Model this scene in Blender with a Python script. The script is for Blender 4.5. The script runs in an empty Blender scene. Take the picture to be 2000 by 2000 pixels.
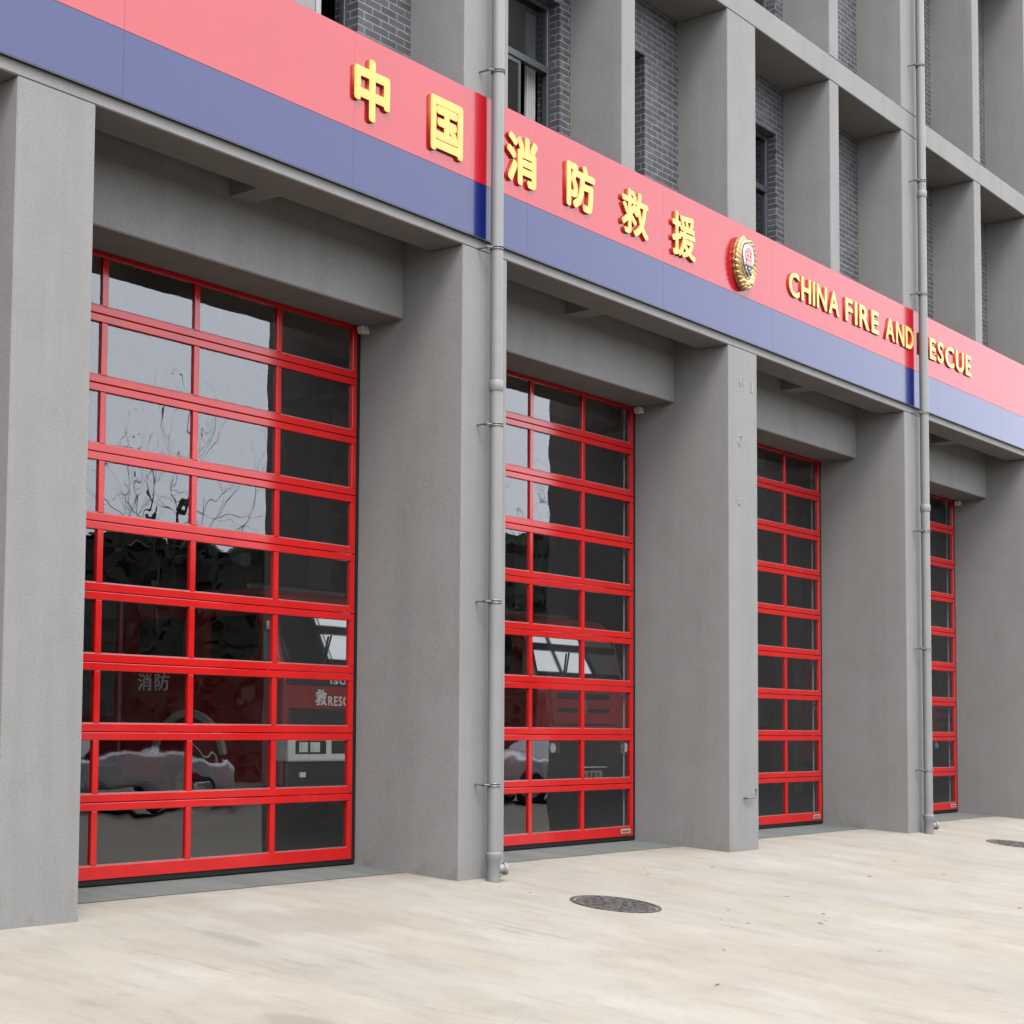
import bpy, bmesh, math, random
from mathutils import Vector, Matrix, noise
R = math.radians
random.seed(11)
scene = bpy.context.scene

# ------------------------------------------------------------------ camera, sky, sun, exposure
cam_data = bpy.data.cameras.new('camera')
cam = bpy.data.objects.new('camera', cam_data)
scene.collection.objects.link(cam)
scene.camera = cam
F, YAW, PITCH, ROLL = 3165.97, R(47.87), R(3.693), R(0.771)
fw = Vector((math.sin(YAW)*math.cos(PITCH), math.cos(YAW)*math.cos(PITCH), math.sin(PITCH)))
rt = Vector((math.cos(YAW), -math.sin(YAW), 0)); up = rt.cross(fw)
c_, s_ = math.cos(ROLL), math.sin(ROLL)
rt2 = c_*rt + s_*up; up2 = -s_*rt + c_*up
m = Matrix.Identity(4)
for i in range(3):
    m[i][0], m[i][1], m[i][2] = rt2[i], up2[i], -fw[i]
m.translation = (0, -9.3694, 1.5)
cam.matrix_world = m
cam_data.sensor_width = 36.0
cam_data.lens = F/2000*36.0
cam_data.shift_x = (1000-603.17)/2000
cam_data.shift_y = (1205.07-1000)/2000
cam_data.clip_start = 0.1; cam_data.clip_end = 2000

SUN_EL, SUN_AZ = R(54), R(214)      # azimuth clockwise from +Y: high, in front of the facade
world = bpy.data.worlds.new('World'); scene.world = world; world.use_nodes = True
nt = world.node_tree; nt.nodes.clear()
wo = nt.nodes.new('ShaderNodeOutputWorld'); bg = nt.nodes.new('ShaderNodeBackground')
sky = nt.nodes.new('ShaderNodeTexSky'); sky.sky_type = 'NISHITA'; sky.sun_disc = False
sky.sun_elevation = SUN_EL; sky.sun_rotation = SUN_AZ
sky.air_density = 1.0; sky.dust_density = 4.0; sky.ozone_density = 1.0
hs = nt.nodes.new('ShaderNodeHueSaturation'); hs.inputs['Saturation'].default_value = 0.25
tc = nt.nodes.new('ShaderNodeTexCoord'); sx = nt.nodes.new('ShaderNodeSeparateXYZ')
rmp = nt.nodes.new('ShaderNodeValToRGB')            # overcast: a bright white cloud sheet, dimmer towards the horizon
rmp.color_ramp.elements[0].position = 0.0; rmp.color_ramp.elements[0].color = (0.855, 0.905, 0.985, 1)
rmp.color_ramp.elements[1].position = 0.9; rmp.color_ramp.elements[1].color = (1.09, 1.135, 1.21, 1)
cn = nt.nodes.new('ShaderNodeTexNoise'); cn.inputs['Scale'].default_value = 2.2; cn.inputs['Detail'].default_value = 3
cm = nt.nodes.new('ShaderNodeMapRange'); cm.inputs['To Min'].default_value = 8.2; cm.inputs['To Max'].default_value = 10.2
vm = nt.nodes.new('ShaderNodeVectorMath'); vm.operation = 'SCALE'
mx = nt.nodes.new('ShaderNodeMix'); mx.data_type = 'RGBA'; mx.inputs['Factor'].default_value = 0.8
L = nt.links
L.new(tc.outputs['Generated'], sx.inputs[0]); L.new(sx.outputs['Z'], rmp.inputs[0])
L.new(tc.outputs['Generated'], cn.inputs['Vector']); L.new(cn.outputs['Fac'], cm.inputs['Value'])
L.new(rmp.outputs['Color'], vm.inputs[0]); L.new(cm.outputs[0], vm.inputs['Scale'])
L.new(sky.outputs[0], hs.inputs['Color']); L.new(hs.outputs[0], mx.inputs['A']); L.new(vm.outputs[0], mx.inputs['B'])
L.new(mx.outputs['Result'], bg.inputs['Color']); bg.inputs['Strength'].default_value = 0.1
L.new(bg.outputs[0], wo.inputs[0])

sun_d = bpy.data.lights.new('sun', 'SUN'); sun_d.energy = 0.85; sun_d.angle = R(24); sun_d.color = (1.0, 0.975, 0.94)
sun = bpy.data.objects.new('sun', sun_d); scene.collection.objects.link(sun)
sd = Vector((math.sin(SUN_AZ)*math.cos(SUN_EL), math.cos(SUN_AZ)*math.cos(SUN_EL), math.sin(SUN_EL)))
sun.rotation_euler = (-sd).to_track_quat('-Z', 'Y').to_euler()

vs = scene.view_settings
vs.view_transform = 'Standard'; vs.look = 'None'; vs.exposure = 2.46; vs.gamma = 1.0; vs.use_curve_mapping = False
scene.cycles.use_denoising = True
scene.cycles.max_bounces = 10; scene.cycles.transparent_max_bounces = 16
scene.cycles.diffuse_bounces = 4; scene.cycles.glossy_bounces = 5
scene.cycles.caustics_reflective = False; scene.cycles.caustics_refractive = False

# ------------------------------------------------------------------ materials
MATS = {}
def nodes_of(name):
    mt = bpy.data.materials.new(name); mt.use_nodes = True
    t = mt.node_tree; b = t.nodes['Principled BSDF']
    MATS[name] = mt
    return mt, t, b
def N(t, kind, **kw):
    n = t.nodes.new(kind)
    for k, v in kw.items():
        if k in n.inputs: n.inputs[k].default_value = v
        else: setattr(n, k, v)
    return n
def coords(t, scale=(1, 1, 1)):
    tcn = N(t, 'ShaderNodeTexCoord'); mp = N(t, 'ShaderNodeMapping'); mp.inputs['Scale'].default_value = scale
    g = N(t, 'ShaderNodeNewGeometry')
    t.links.new(g.outputs['Position'], mp.inputs['Vector'])
    return mp.outputs[0]
def ramp(t, fac, stops):
    r = N(t, 'ShaderNodeValToRGB'); cr = r.color_ramp
    while len(cr.elements) < len(stops): cr.elements.new(0.5)
    for e, (p, c) in zip(cr.elements, stops):
        e.position = p; e.color = (*c, 1) if len(c) == 3 else c
    t.links.new(fac, r.inputs[0]); return r.outputs[0]
def mul(t, a, b, fac=1.0):
    n = N(t, 'ShaderNodeMix', data_type='RGBA', blend_type='MULTIPLY'); n.inputs['Factor'].default_value = fac
    t.links.new(a, n.inputs['A']); t.links.new(b, n.inputs['B']); return n.outputs['Result']
def mixc(t, fac, a, b):
    n = N(t, 'ShaderNodeMix', data_type='RGBA'); 
    if isinstance(fac, float): n.inputs['Factor'].default_value = fac
    else: t.links.new(fac, n.inputs['Factor'])
    for k, v in (('A', a), ('B', b)):
        if isinstance(v, tuple): n.inputs[k].default_value = (*v, 1)
        else: t.links.new(v, n.inputs[k])
    return n.outputs['Result']
def noise_n(t, vec, scale, detail=3, rough=0.5):
    n = N(t, 'ShaderNodeTexNoise', Scale=scale, Detail=detail, Roughness=rough)
    t.links.new(vec, n.inputs['Vector']); return n.outputs['Fac']
def bump(t, b, h, strength, dist):
    n = N(t, 'ShaderNodeBump', Strength=strength, Distance=dist)
    t.links.new(h, n.inputs['Height']); t.links.new(n.outputs[0], b.inputs['Normal']); return n
def simple(name, col, rough=0.6, metal=0.0, spec=0.5, var=0.08, scale=9.0, bmp=0.0, bscale=60):
    mt, t, b = nodes_of(name)
    b.inputs['Roughness'].default_value = rough; b.inputs['Metallic'].default_value = metal
    b.inputs['Specular IOR Level'].default_value = spec
    v = coords(t)
    f = noise_n(t, v, scale, 4)
    lo = tuple(c*(1-var) for c in col); hi = tuple(min(1, c*(1+var)) for c in col)
    t.links.new(ramp(t, f, [(0.3, lo), (0.7, hi)]), b.inputs['Base Color'])
    if bmp: bump(t, b, noise_n(t, v, bscale, 3), 1.0, bmp)
    return mt

def wall_mat(name, col, warm):
    mt, t, b = nodes_of(name)
    v = coords(t); b.inputs['Roughness'].default_value = 0.9; b.inputs['Specular IOR Level'].default_value = 0.25
    big = noise_n(t, v, 0.55, 4, 0.55)
    vs_ = coords(t, (3.2, 3.2, 0.22)); streak = noise_n(t, vs_, 1.0, 5, 0.6)
    fine = noise_n(t, v, 55, 2)
    base = mixc(t, ramp(t, big, [(0.3, (0, 0, 0)), (0.7, (1, 1, 1))]), col, warm)
    base = mul(t, base, ramp(t, streak, [(0.25, (0.88, 0.878, 0.876)), (0.55, (1.0, 1.0, 1.0))]))
    base = mul(t, base, ramp(t, fine, [(0.3, (0.90, 0.90, 0.90)), (0.7, (1.07, 1.07, 1.07))]))
    base = mul(t, base, ramp(t, noise_n(t, v, 190, 2, 0.8), [(0.3, (0.91,)*3), (0.7, (1.08,)*3)]))
    blot_ = noise_n(t, v, 2.6, 5, 0.65)
    base = mul(t, base, ramp(t, blot_, [(0.32, (0.95, 0.945, 0.94)), (0.5, (1.0,)*3), (0.72, (1.03,)*3)]))
    # splash dirt close to the ground with a ragged edge
    g = N(t, 'ShaderNodeNewGeometry'); sp = N(t, 'ShaderNodeSeparateXYZ'); t.links.new(g.outputs['Position'], sp.inputs[0])
    dn = noise_n(t, coords(t, (2.0, 2.0, 1.2)), 1.6, 5, 0.65)
    md = N(t, 'ShaderNodeMath', operation='MULTIPLY_ADD'); md.inputs[1].default_value = 2.2
    md.inputs[2].default_value = -1.05; t.links.new(dn, md.inputs[0])
    sb = N(t, 'ShaderNodeMath', operation='SUBTRACT'); t.links.new(md.outputs[0], sb.inputs[0]); t.links.new(sp.outputs['Z'], sb.inputs[1])
    dirt = ramp(t, sb.outputs[0], [(0.0, (1, 1, 1)), (0.35, (0.86, 0.83, 0.79))])
    base = mul(t, base, dirt)
    t.links.new(base, b.inputs['Base Color'])
    grit = N(t, 'ShaderNodeTexVoronoi', Scale=85.0); t.links.new(v, grit.inputs['Vector'])
    ad = N(t, 'ShaderNodeMath', operation='ADD'); t.links.new(grit.outputs[0], ad.inputs[0])
    t.links.new(noise_n(t, v, 140, 3), ad.inputs[1])
    bump(t, b, ad.outputs[0], 0.4, 0.0012)
    return mt
wall_mat('grey_render', (0.1346, 0.1312, 0.1278), (0.1306, 0.1251, 0.1204))
simple('pipe_grey', (0.115, 0.1126, 0.1089), 0.55, spec=0.4, var=0.06, scale=3)
simple('bracket_steel', (0.1088, 0.1054, 0.102), 0.45, 0.6)

# brick tiles
mt, t, b = nodes_of('dark_brick')
g = N(t, 'ShaderNodeNewGeometry'); sp = N(t, 'ShaderNodeSeparateXYZ'); t.links.new(g.outputs['Position'], sp.inputs[0])
ad = N(t, 'ShaderNodeMath', operation='ADD'); t.links.new(sp.outputs['X'], ad.inputs[0]); t.links.new(sp.outputs['Y'], ad.inputs[1])
cb = N(t, 'ShaderNodeCombineXYZ'); t.links.new(ad.outputs[0], cb.inputs['X']); t.links.new(sp.outputs['Z'], cb.inputs['Y'])
nv = noise_n(t, coords(t), 14, 2); wob = N(t, 'ShaderNodeVectorMath', operation='SCALE'); wob.inputs['Scale'].default_value = 0.006
cxn = N(t, 'ShaderNodeCombineXYZ'); t.links.new(nv, cxn.inputs['X']); t.links.new(nv, cxn.inputs['Y']); t.links.new(cxn.outputs[0], wob.inputs[0])
av = N(t, 'ShaderNodeVectorMath', operation='ADD'); t.links.new(cb.outputs[0], av.inputs[0]); t.links.new(wob.outputs[0], av.inputs[1])
bk = N(t, 'ShaderNodeTexBrick', Scale=1.0); bk.offset = 0.5
bk.inputs['Brick Width'].default_value = 0.25; bk.inputs['Row Height'].default_value = 0.077
bk.inputs['Mortar Size'].default_value = 0.0065; bk.inputs['Mortar Smooth'].default_value = 0.15
bk.inputs['Color1'].default_value = (0.021, 0.022, 0.025, 1); bk.inputs['Color2'].default_value = (0.042, 0.038, 0.042, 1)
bk.inputs['Mortar'].default_value = (0.112, 0.110, 0.110, 1); bk.inputs['Bias'].default_value = -0.2
t.links.new(av.outputs[0], bk.inputs['Vector'])
bl = ramp(t, noise_n(t, coords(t), 7, 4, 0.6), [(0.3, (0.75, 0.75, 0.78)), (0.75, (1.35, 1.33, 1.36))])
t.links.new(mul(t, bk.outputs['Color'], bl), b.inputs['Base Color']); b.inputs['Roughness'].default_value = 0.7
iv = N(t, 'ShaderNodeMath', operation='SUBTRACT'); iv.inputs[0].default_value = 1.0; t.links.new(bk.outputs['Fac'], iv.inputs[1])
bump(t, b, iv.outputs[0], 0.6, 0.006)

def panel_mat(name, col, f0, f90):
    """painted sheet with a satin clear coat: diffuse colour under a sharp reflection that never gets mirror-like at grazing angles"""
    mt, t, b = nodes_of(name)
    b.inputs['Roughness'].default_value = 0.6; b.inputs['Specular IOR Level'].default_value = 0.0
    v = coords(t)
    t.links.new(ramp(t, noise_n(t, v, 1.4, 4, 0.6), [(0.3, tuple(c*0.93 for c in col)), (0.7, tuple(c*1.05 for c in col))]), b.inputs['Base Color'])
    gl = N(t, 'ShaderNodeBsdfGlossy'); gl.inputs[0].default_value = (1, 1, 1, 1)
    t.links.new(ramp(t, noise_n(t, coords(t, (4, 4, 0.5)), 1.2, 4, 0.6), [(0.35, (0.12,)*3), (0.75, (0.19,)*3)]), gl.inputs['Roughness'])
    bn = N(t, 'ShaderNodeBump', Strength=1.0, Distance=0.0035)
    t.links.new(noise_n(t, v, 1.1, 1), bn.inputs['Height']); t.links.new(bn.outputs[0], gl.inputs['Normal'])
    lw = N(t, 'ShaderNodeLayerWeight', Blend=0.5)          # Facing = 1 - cos(angle)
    pw = N(t, 'ShaderNodeMath', operation='POWER'); pw.inputs[1].default_value = 5.0; t.links.new(lw.outputs['Facing'], pw.inputs[0])
    k = N(t, 'ShaderNodeMath', operation='MULTIPLY_ADD'); k.inputs[1].default_value = f90-f0; k.inputs[2].default_value = f0
    t.links.new(pw.outputs[0], k.inputs[0])
    ms = N(t, 'ShaderNodeMixShader'); t.links.new(k.outputs[0], ms.inputs[0])
    t.links.new(b.outputs[0], ms.inputs[1]); t.links.new(gl.outputs[0], ms.inputs[2])
    t.links.new(ms.outputs[0], t.nodes['Material Output'].inputs['Surface'])
panel_mat('gloss_red_panel', (0.215, 0.0045, 0.009), 0.056, 0.43)
panel_mat('gloss_blue_panel', (0.003, 0.007, 0.058), 0.046, 0.62)

mt, t, b = nodes_of('door_red')
b.inputs['Roughness'].default_value = 0.13; b.inputs['IOR'].default_value = 1.42
v = coords(t)
t.links.new(ramp(t, noise_n(t, v, 2.5, 4), [(0.3, (0.2516, 0.00442, 0.00476)), (0.7, (0.2924, 0.00612, 0.00612))]), b.inputs['Base Color'])
bump(t, b, noise_n(t, v, 3.0, 1), 1.0, 0.0006)

def glass_mat(name, tint, wob_s, wob_d, ior=1.5, extra=0.0):
    mt = bpy.data.materials.new(name); mt.use_nodes = True; MATS[name] = mt
    t = mt.node_tree; t.nodes.clear()
    out = N(t, 'ShaderNodeOutputMaterial'); mixn = N(t, 'ShaderNodeMixShader')
    tr = N(t, 'ShaderNodeBsdfTransparent'); tr.inputs[0].default_value = (*tint, 1)
    gl = N(t, 'ShaderNodeBsdfGlossy'); gl.inputs['Roughness'].default_value = 0.0; gl.inputs[0].default_value = (0.95, 0.96, 1, 1)
    # Schlick reflectance from the unsigned angle, so a sheet without thickness is right from both sides
    gg = N(t, 'ShaderNodeNewGeometry'); dp = N(t, 'ShaderNodeVectorMath', operation='DOT_PRODUCT')
    t.links.new(gg.outputs['Incoming'], dp.inputs[0]); t.links.new(gg.outputs['Normal'], dp.inputs[1])
    ab = N(t, 'ShaderNodeMath', operation='ABSOLUTE'); t.links.new(dp.outputs['Value'], ab.inputs[0])
    om = N(t, 'ShaderNodeMath', operation='SUBTRACT'); om.inputs[0].default_value = 1.0; t.links.new(ab.outputs[0], om.inputs[1])
    pw = N(t, 'ShaderNodeMath', operation='POWER'); pw.inputs[1].default_value = 5.0; t.links.new(om.outputs[0], pw.inputs[0])
    f0 = ((ior-1)/(ior+1))**2*2.35 + extra
    k = N(t, 'ShaderNodeMath', operation='MULTIPLY_ADD'); k.inputs[1].default_value = 1-f0; k.inputs[2].default_value = f0
    k.use_clamp = True
    t.links.new(pw.outputs[0], k.inputs[0]); t.links.new(k.outputs[0], mixn.inputs[0])
    v = coords(t)
    bn = N(t, 'ShaderNodeBump', Strength=1.0, Distance=wob_d)
    # each pane bows a little, and the sheet ripples
    t.links.new(noise_n(t, v, wob_s, 1.5), bn.inputs['Height'])
    t.links.new(bn.outputs[0], gl.inputs['Normal'])
    t.links.new(tr.outputs[0], mixn.inputs[1]); t.links.new(gl.outputs[0], mixn.inputs[2]); t.links.new(mixn.outputs[0], out.inputs[0])
glass_mat('door_glass', (0.80, 0.805, 0.79), 1.7, 0.0044)
glass_mat('window_glass', (0.6, 0.62, 0.64), 1.5, 0.002)

simple('black_rubber', (0.0034, 0.0034, 0.0034), 0.8, spec=0.2)
simple('galvanised', (0.2856, 0.2856, 0.2856), 0.45, 0.3)
simple('dark_frame', (0.0238, 0.02584, 0.0306), 0.4)
simple('light_frame', (0.2856, 0.2856, 0.2856), 0.5)
simple('curtain_white', (0.2244, 0.221, 0.2108), 0.9)
simple('shadow_black', (0.00544, 0.00612, 0.00952), 0.5)
simple('foam_white', (0.34, 0.3196, 0.2856), 0.9, bmp=0.01, bscale=20)
simple('scuff_white', (0.165, 0.165, 0.165), 0.9, var=0.2)
simple('stain_grey', (0.1142, 0.1088, 0.1034), 0.9, var=0.1)
simple('highlight_pale', (0.145, 0.075, 0.070), 0.5)
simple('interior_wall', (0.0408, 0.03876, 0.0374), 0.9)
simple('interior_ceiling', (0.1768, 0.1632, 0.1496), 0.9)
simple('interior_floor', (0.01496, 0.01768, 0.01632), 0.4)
simple('truck_red', (0.24, 0.014, 0.016), 0.3, var=0.1)
simple('truck_black', (0.00816, 0.00816, 0.00884), 0.35)
simple('truck_white', (0.62, 0.61, 0.57), 0.4)
simple('fender_grey', (0.33, 0.32, 0.31), 0.5)
simple('chrome', (0.51, 0.51, 0.51), 0.2, 1.0)
simple('lamp_glass', (0.7, 0.7, 0.68), 0.12)
simple('tyre', (0.0102, 0.0102, 0.0102), 0.8)
simple('shutter_silver', (0.238, 0.238, 0.2448), 0.4, 0.5)
simple('letter_white', (0.7, 0.7, 0.68), 0.5)
simple('windscreen', (0.01, 0.011, 0.013), 0.03, spec=1.0)
MATS['windscreen'].node_tree.nodes['Principled BSDF'].inputs['IOR'].default_value = 1.9
simple('letter_yellow', (0.53, 0.225, 0.024), 0.38, var=0.05)
simple('letter_side', (0.24, 0.05, 0.008), 0.45)
simple('emblem_gold', (0.32, 0.21, 0.085), 0.36, 0.5, var=0.15)
simple('emblem_silver', (0.374, 0.3604, 0.3536), 0.35, 0.3)
simple('emblem_red', (0.34, 0.0952, 0.0884), 0.4)
simple('emblem_dark', (0.0204, 0.017, 0.0204), 0.5)
simple('car_silver', (0.60, 0.61, 0.63), 0.25, 0.3)
simple('bark', (0.0374, 0.02856, 0.02176), 0.9, var=0.3)
simple('leaf_dark', (0.0136, 0.01836, 0.00816), 0.7, var=0.5, scale=1.2)
simple('dry_leaf', (0.11, 0.085, 0.055), 0.8, var=0.5, scale=30)
simple('plate_grey', (0.204, 0.1938, 0.17), 0.5)
simple('ink_dark', (0.034, 0.0306, 0.0272), 0.6)
simple('hose_black', (0.0136, 0.0136, 0.0136), 0.6)

# concrete forecourt
mt, t, b = nodes_of('forecourt_concrete')
v = coords(t); b.inputs['Roughness'].default_value = 0.88; b.inputs['Specular IOR Level'].default_value = 0.3
big = noise_n(t, coords(t, (0.55, 0.22, 1)), 1.0, 5, 0.6)
col = mixc(t, ramp(t, big, [(0.34, (0, 0, 0)), (0.66, (1, 1, 1))]), (0.173, 0.159, 0.129), (0.161, 0.140, 0.113))
pale = noise_n(t, coords(t, (0.9, 0.5, 1)), 1.3, 5, 0.65)
col = mixc(t, ramp(t, pale, [(0.45, (0, 0, 0)), (0.75, (0.8, 0.8, 0.8))]), col, (0.197, 0.185, 0.168))
stk = noise_n(t, coords(t, (5.5, 0.42, 1)), 1.0, 6, 0.62)          # drag marks running down the apron
col = mul(t, col, ramp(t, stk, [(0.28, (0.90, 0.895, 0.90)), (0.46, (0.99, 0.99, 0.99)), (0.75, (1.03, 1.03, 1.01))]))
stk2 = noise_n(t, coords(t, (9.0, 0.9, 1)), 1.0, 4, 0.6)
patch = noise_n(t, coords(t, (0.7, 0.5, 1)), 1.1, 3)
mk = N(t, 'ShaderNodeMath', operation='MULTIPLY'); 
t.links.new(ramp(t, stk2, [(0.60, (0, 0, 0)), (0.72, (1, 1, 1))]), mk.inputs[0]); t.links.new(ramp(t, patch, [(0.5, (0, 0, 0)), (0.62, (1, 1, 1))]), mk.inputs[1])
mk2 = N(t, 'ShaderNodeMath', operation='MULTIPLY'); mk2.inputs[1].default_value = 0.6; t.links.new(mk.outputs[0], mk2.inputs[0])
col = mixc(t, mk2.outputs[0], col, (0.085, 0.0782, 0.07344))
mot = noise_n(t, coords(t, (1.0, 0.6, 1)), 3.2, 6, 0.7)
col = mul(t, col, ramp(t, mot, [(0.30, (0.86, 0.855, 0.87)), (0.5, (1.0,)*3), (0.72, (1.06, 1.055, 1.04))]))
grn = noise_n(t, v, 120, 2, 0.8)
col = mul(t, col, ramp(t, grn, [(0.3, (0.92,)*3), (0.7, (1.07,)*3)]))
wash = noise_n(t, coords(t, (0.8, 0.35, 1)), 0.7, 4, 0.6)
col = mul(t, col, ramp(t, wash, [(0.36, (0.90, 0.89, 0.92)), (0.58, (1.0,)*3)]))
spk = noise_n(t, v, 26, 4, 0.7)
col = mul(t, col, ramp(t, spk, [(0.26, (0.78, 0.76, 0.74)), (0.40, (1, 1, 1)), (0.75, (1.03, 1.03, 1.03))]))
# a hairline crack running down the apron, two water stains
gp = N(t, 'ShaderNodeNewGeometry'); sp = N(t, 'ShaderNodeSeparateXYZ'); t.links.new(gp.outputs['Position'], sp.inputs[0])
def mth(op, a, b_=None, c=None):
    n = N(t, 'ShaderNodeMath', operation=op)
    for i, q in enumerate((a, b_, c)):
        if q is None: continue
        if isinstance(q, (int, float)): n.inputs[i].default_value = q
        else: t.links.new(q, n.inputs[i])
    return n.outputs[0]
wv = mth('MULTIPLY', mth('SUBTRACT', noise_n(t, v, 3.0, 4), 0.5), 0.09)
lx = mth('ADD', mth('ADD', mth('MULTIPLY', sp.outputs['Y'], 0.265), sp.outputs['X']), wv)     # X + .265 Y
dist = mth('ABSOLUTE', mth('SUBTRACT', lx, 7.33))
ck = ramp(t, dist, [(0.0, (0.68, 0.66, 0.64)), (0.011, (1, 1, 1))])
yfade = ramp(t, mth('MULTIPLY_ADD', sp.outputs['Y'], -0.2, 0.0), [(0.17, (0, 0, 0)), (0.24, (1, 1, 1))])
col = mixc(t, yfade, col, mul(t, col, ck))
def blot(cx, cy, rx, ry, c, k, nz=0.9):
    global col
    dx = mth('DIVIDE', mth('SUBTRACT', sp.outputs['X'], cx), rx); dy = mth('DIVIDE', mth('SUBTRACT', sp.outputs['Y'], cy), ry)
    d = mth('ADD', mth('ADD', mth('MULTIPLY', dx, dx), mth('MULTIPLY', dy, dy)), mth('MULTIPLY', mth('SUBTRACT', noise_n(t, v, 4.5, 4), 0.5), nz))
    f = ramp(t, d, [(0.35, (k, k, k)), (1.0, (0, 0, 0))])
    col = mixc(t, f, col, c)
blot(7.10, -2.95, 0.23, 0.36, (0.1156, 0.1006, 0.08296), 0.75, 0.5)
blot(8.50, -0.95, 0.13, 0.36, (0.1156, 0.102, 0.085), 0.6, 1.6)
blot(9.6, -0.75, 0.8, 0.6, (0.136, 0.1129, 0.09384), 0.55, 1.4)
blot(13.4, -0.55, 0.7, 0.5, (0.136, 0.1156, 0.09656), 0.4, 1.8)
t.links.new(col, b.inputs['Base Color'])
bump(t, b, mth('ADD', noise_n(t, v, 45, 4, 0.7), mth('MULTIPLY', stk, 0.6)), 0.55, 0.006)

mt, t, b = nodes_of('threshold_concrete')
v = coords(t); b.inputs['Roughness'].default_value = 0.7
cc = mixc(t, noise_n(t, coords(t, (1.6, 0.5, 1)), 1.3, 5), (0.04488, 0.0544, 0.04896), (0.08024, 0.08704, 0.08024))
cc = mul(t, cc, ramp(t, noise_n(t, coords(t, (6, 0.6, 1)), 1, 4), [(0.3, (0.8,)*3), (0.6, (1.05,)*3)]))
t.links.new(cc, b.inputs['Base Color']); bump(t, b, noise_n(t, v, 60, 3), 0.5, 0.003)

mt, t, b = nodes_of('cast_iron')
v = coords(t); b.inputs['Roughness'].default_value = 0.6; b.inputs['Metallic'].default_value = 0.2
vo = N(t, 'ShaderNodeTexVoronoi', Scale=22.0); t.links.new(v, vo.inputs['Vector'])
cc = mixc(t, ramp(t, vo.outputs[0], [(0.25, (0, 0, 0)), (0.5, (1, 1, 1))]), (0.01224, 0.0102, 0.00952), (0.0374, 0.03196, 0.02924))
cc = mixc(t, ramp(t, noise_n(t, v, 9, 4, 0.7), [(0.52, (0, 0, 0)), (0.72, (0.8,)*3)]), cc, (0.0816, 0.0714, 0.0612))
t.links.new(cc, b.inputs['Base Color']); bump(t, b, vo.outputs[0], 0.7, 0.012)

# ------------------------------------------------------------------ helpers
def B(bm, x0, x1, y0, y1, z0, z1):
    vv = [bm.verts.new(p) for p in ((x0,y0,z0),(x1,y0,z0),(x1,y1,z0),(x0,y1,z0),(x0,y0,z1),(x1,y0,z1),(x1,y1,z1),(x0,y1,z1))]
    for f in ((3,2,1,0),(4,5,6,7),(0,1,5,4),(1,2,6,5),(2,3,7,6),(3,0,4,7)): bm.faces.new([vv[i] for i in f])
def prism(bm, pts, axis, a0, a1):
    """closed polygon pts (2D) swept along an axis from a0 to a1"""
    def P(p, a):
        return {'x': (a, p[0], p[1]), 'y': (p[0], a, p[1]), 'z': (p[0], p[1], a)}[axis]
    A = [bm.verts.new(P(p, a0)) for p in pts]; C = [bm.verts.new(P(p, a1)) for p in pts]
    n = len(pts); bm.faces.new(A); bm.faces.new(C[::-1])
    for i in range(n): bm.faces.new((A[i], C[i], C[(i+1) % n], A[(i+1) % n]))
def frame_of(d):
    d = d.normalized(); a = Vector((0, 0, 1)) if abs(d.z) < 0.9 else Vector((1, 0, 0))
    u = d.cross(a).normalized(); return u, d.cross(u).normalized()
def tube(bm, pts, rad, n=12, cap=True):
    pts = [Vector(p) for p in pts]; rings = []
    for i, p in enumerate(pts):
        d = (pts[min(i+1, len(pts)-1)] - pts[max(i-1, 0)])
        u, w = frame_of(d); r = rad[i] if isinstance(rad, (list, tuple)) else rad
        rings.append([bm.verts.new(p + r*(math.cos(2*math.pi*k/n)*u + math.sin(2*math.pi*k/n)*w)) for k in range(n)])
    for a, c in zip(rings, rings[1:]):
        for k in range(n): bm.faces.new((a[k], a[(k+1) % n], c[(k+1) % n], c[k]))
    if cap: bm.faces.new(rings[0][::-1]); bm.faces.new(rings[-1])
def blob(bm, c, r, seg=10, ring=7):
    M = Matrix.Translation(c) @ Matrix.Diagonal((*r, 1))
    bmesh.ops.create_uvsphere(bm, u_segments=seg, v_segments=ring, radius=1, matrix=M)
def obj(name, bm, mat, parent=None, bev=0.0, smooth=False, loc=None, seg=1):
    bmesh.ops.recalc_face_normals(bm, faces=bm.faces)
    if bev:
        ed = [e for e in bm.edges if len(e.link_faces) == 2 and e.calc_face_angle(0) > 0.5]
        bmesh.ops.bevel(bm, geom=ed, offset=bev, segments=seg, affect='EDGES', profile=0.5, clamp_overlap=True)
    me = bpy.data.meshes.new(name); bm.to_mesh(me); bm.free()
    for mm in (mat if isinstance(mat, (list, tuple)) else [mat]): me.materials.append(MATS[mm])
    if smooth:
        for p in me.polygons: p.use_smooth = True
        me.set_sharp_from_angle(angle=R(35))
    o = bpy.data.objects.new(name, me); scene.collection.objects.link(o)
    if parent: o.parent = parent
    if loc: o.location = loc
    return o
def tag(o, label, cat, group=None, kind=None):
    if label: o['label'] = label
    if cat: o['category'] = cat
    if group: o['group'] = group
    if kind: o['kind'] = kind
    return o
def thing(name, label, cat, loc=(0, 0, 0), rz=0, group=None):
    o = bpy.data.objects.new(name, None); scene.collection.objects.link(o)
    o.location = loc; o.rotation_euler = (0, 0, rz); o.empty_display_size = 0.3
    return tag(o, label, cat, group)
def copy_tree(o, parent=None):
    c = o.copy(); scene.collection.objects.link(c)
    if parent: c.parent = parent
    for ch in [q for q in bpy.data.objects if q.parent == o]: copy_tree(ch, c)
    return c
NB = bmesh.new

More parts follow.
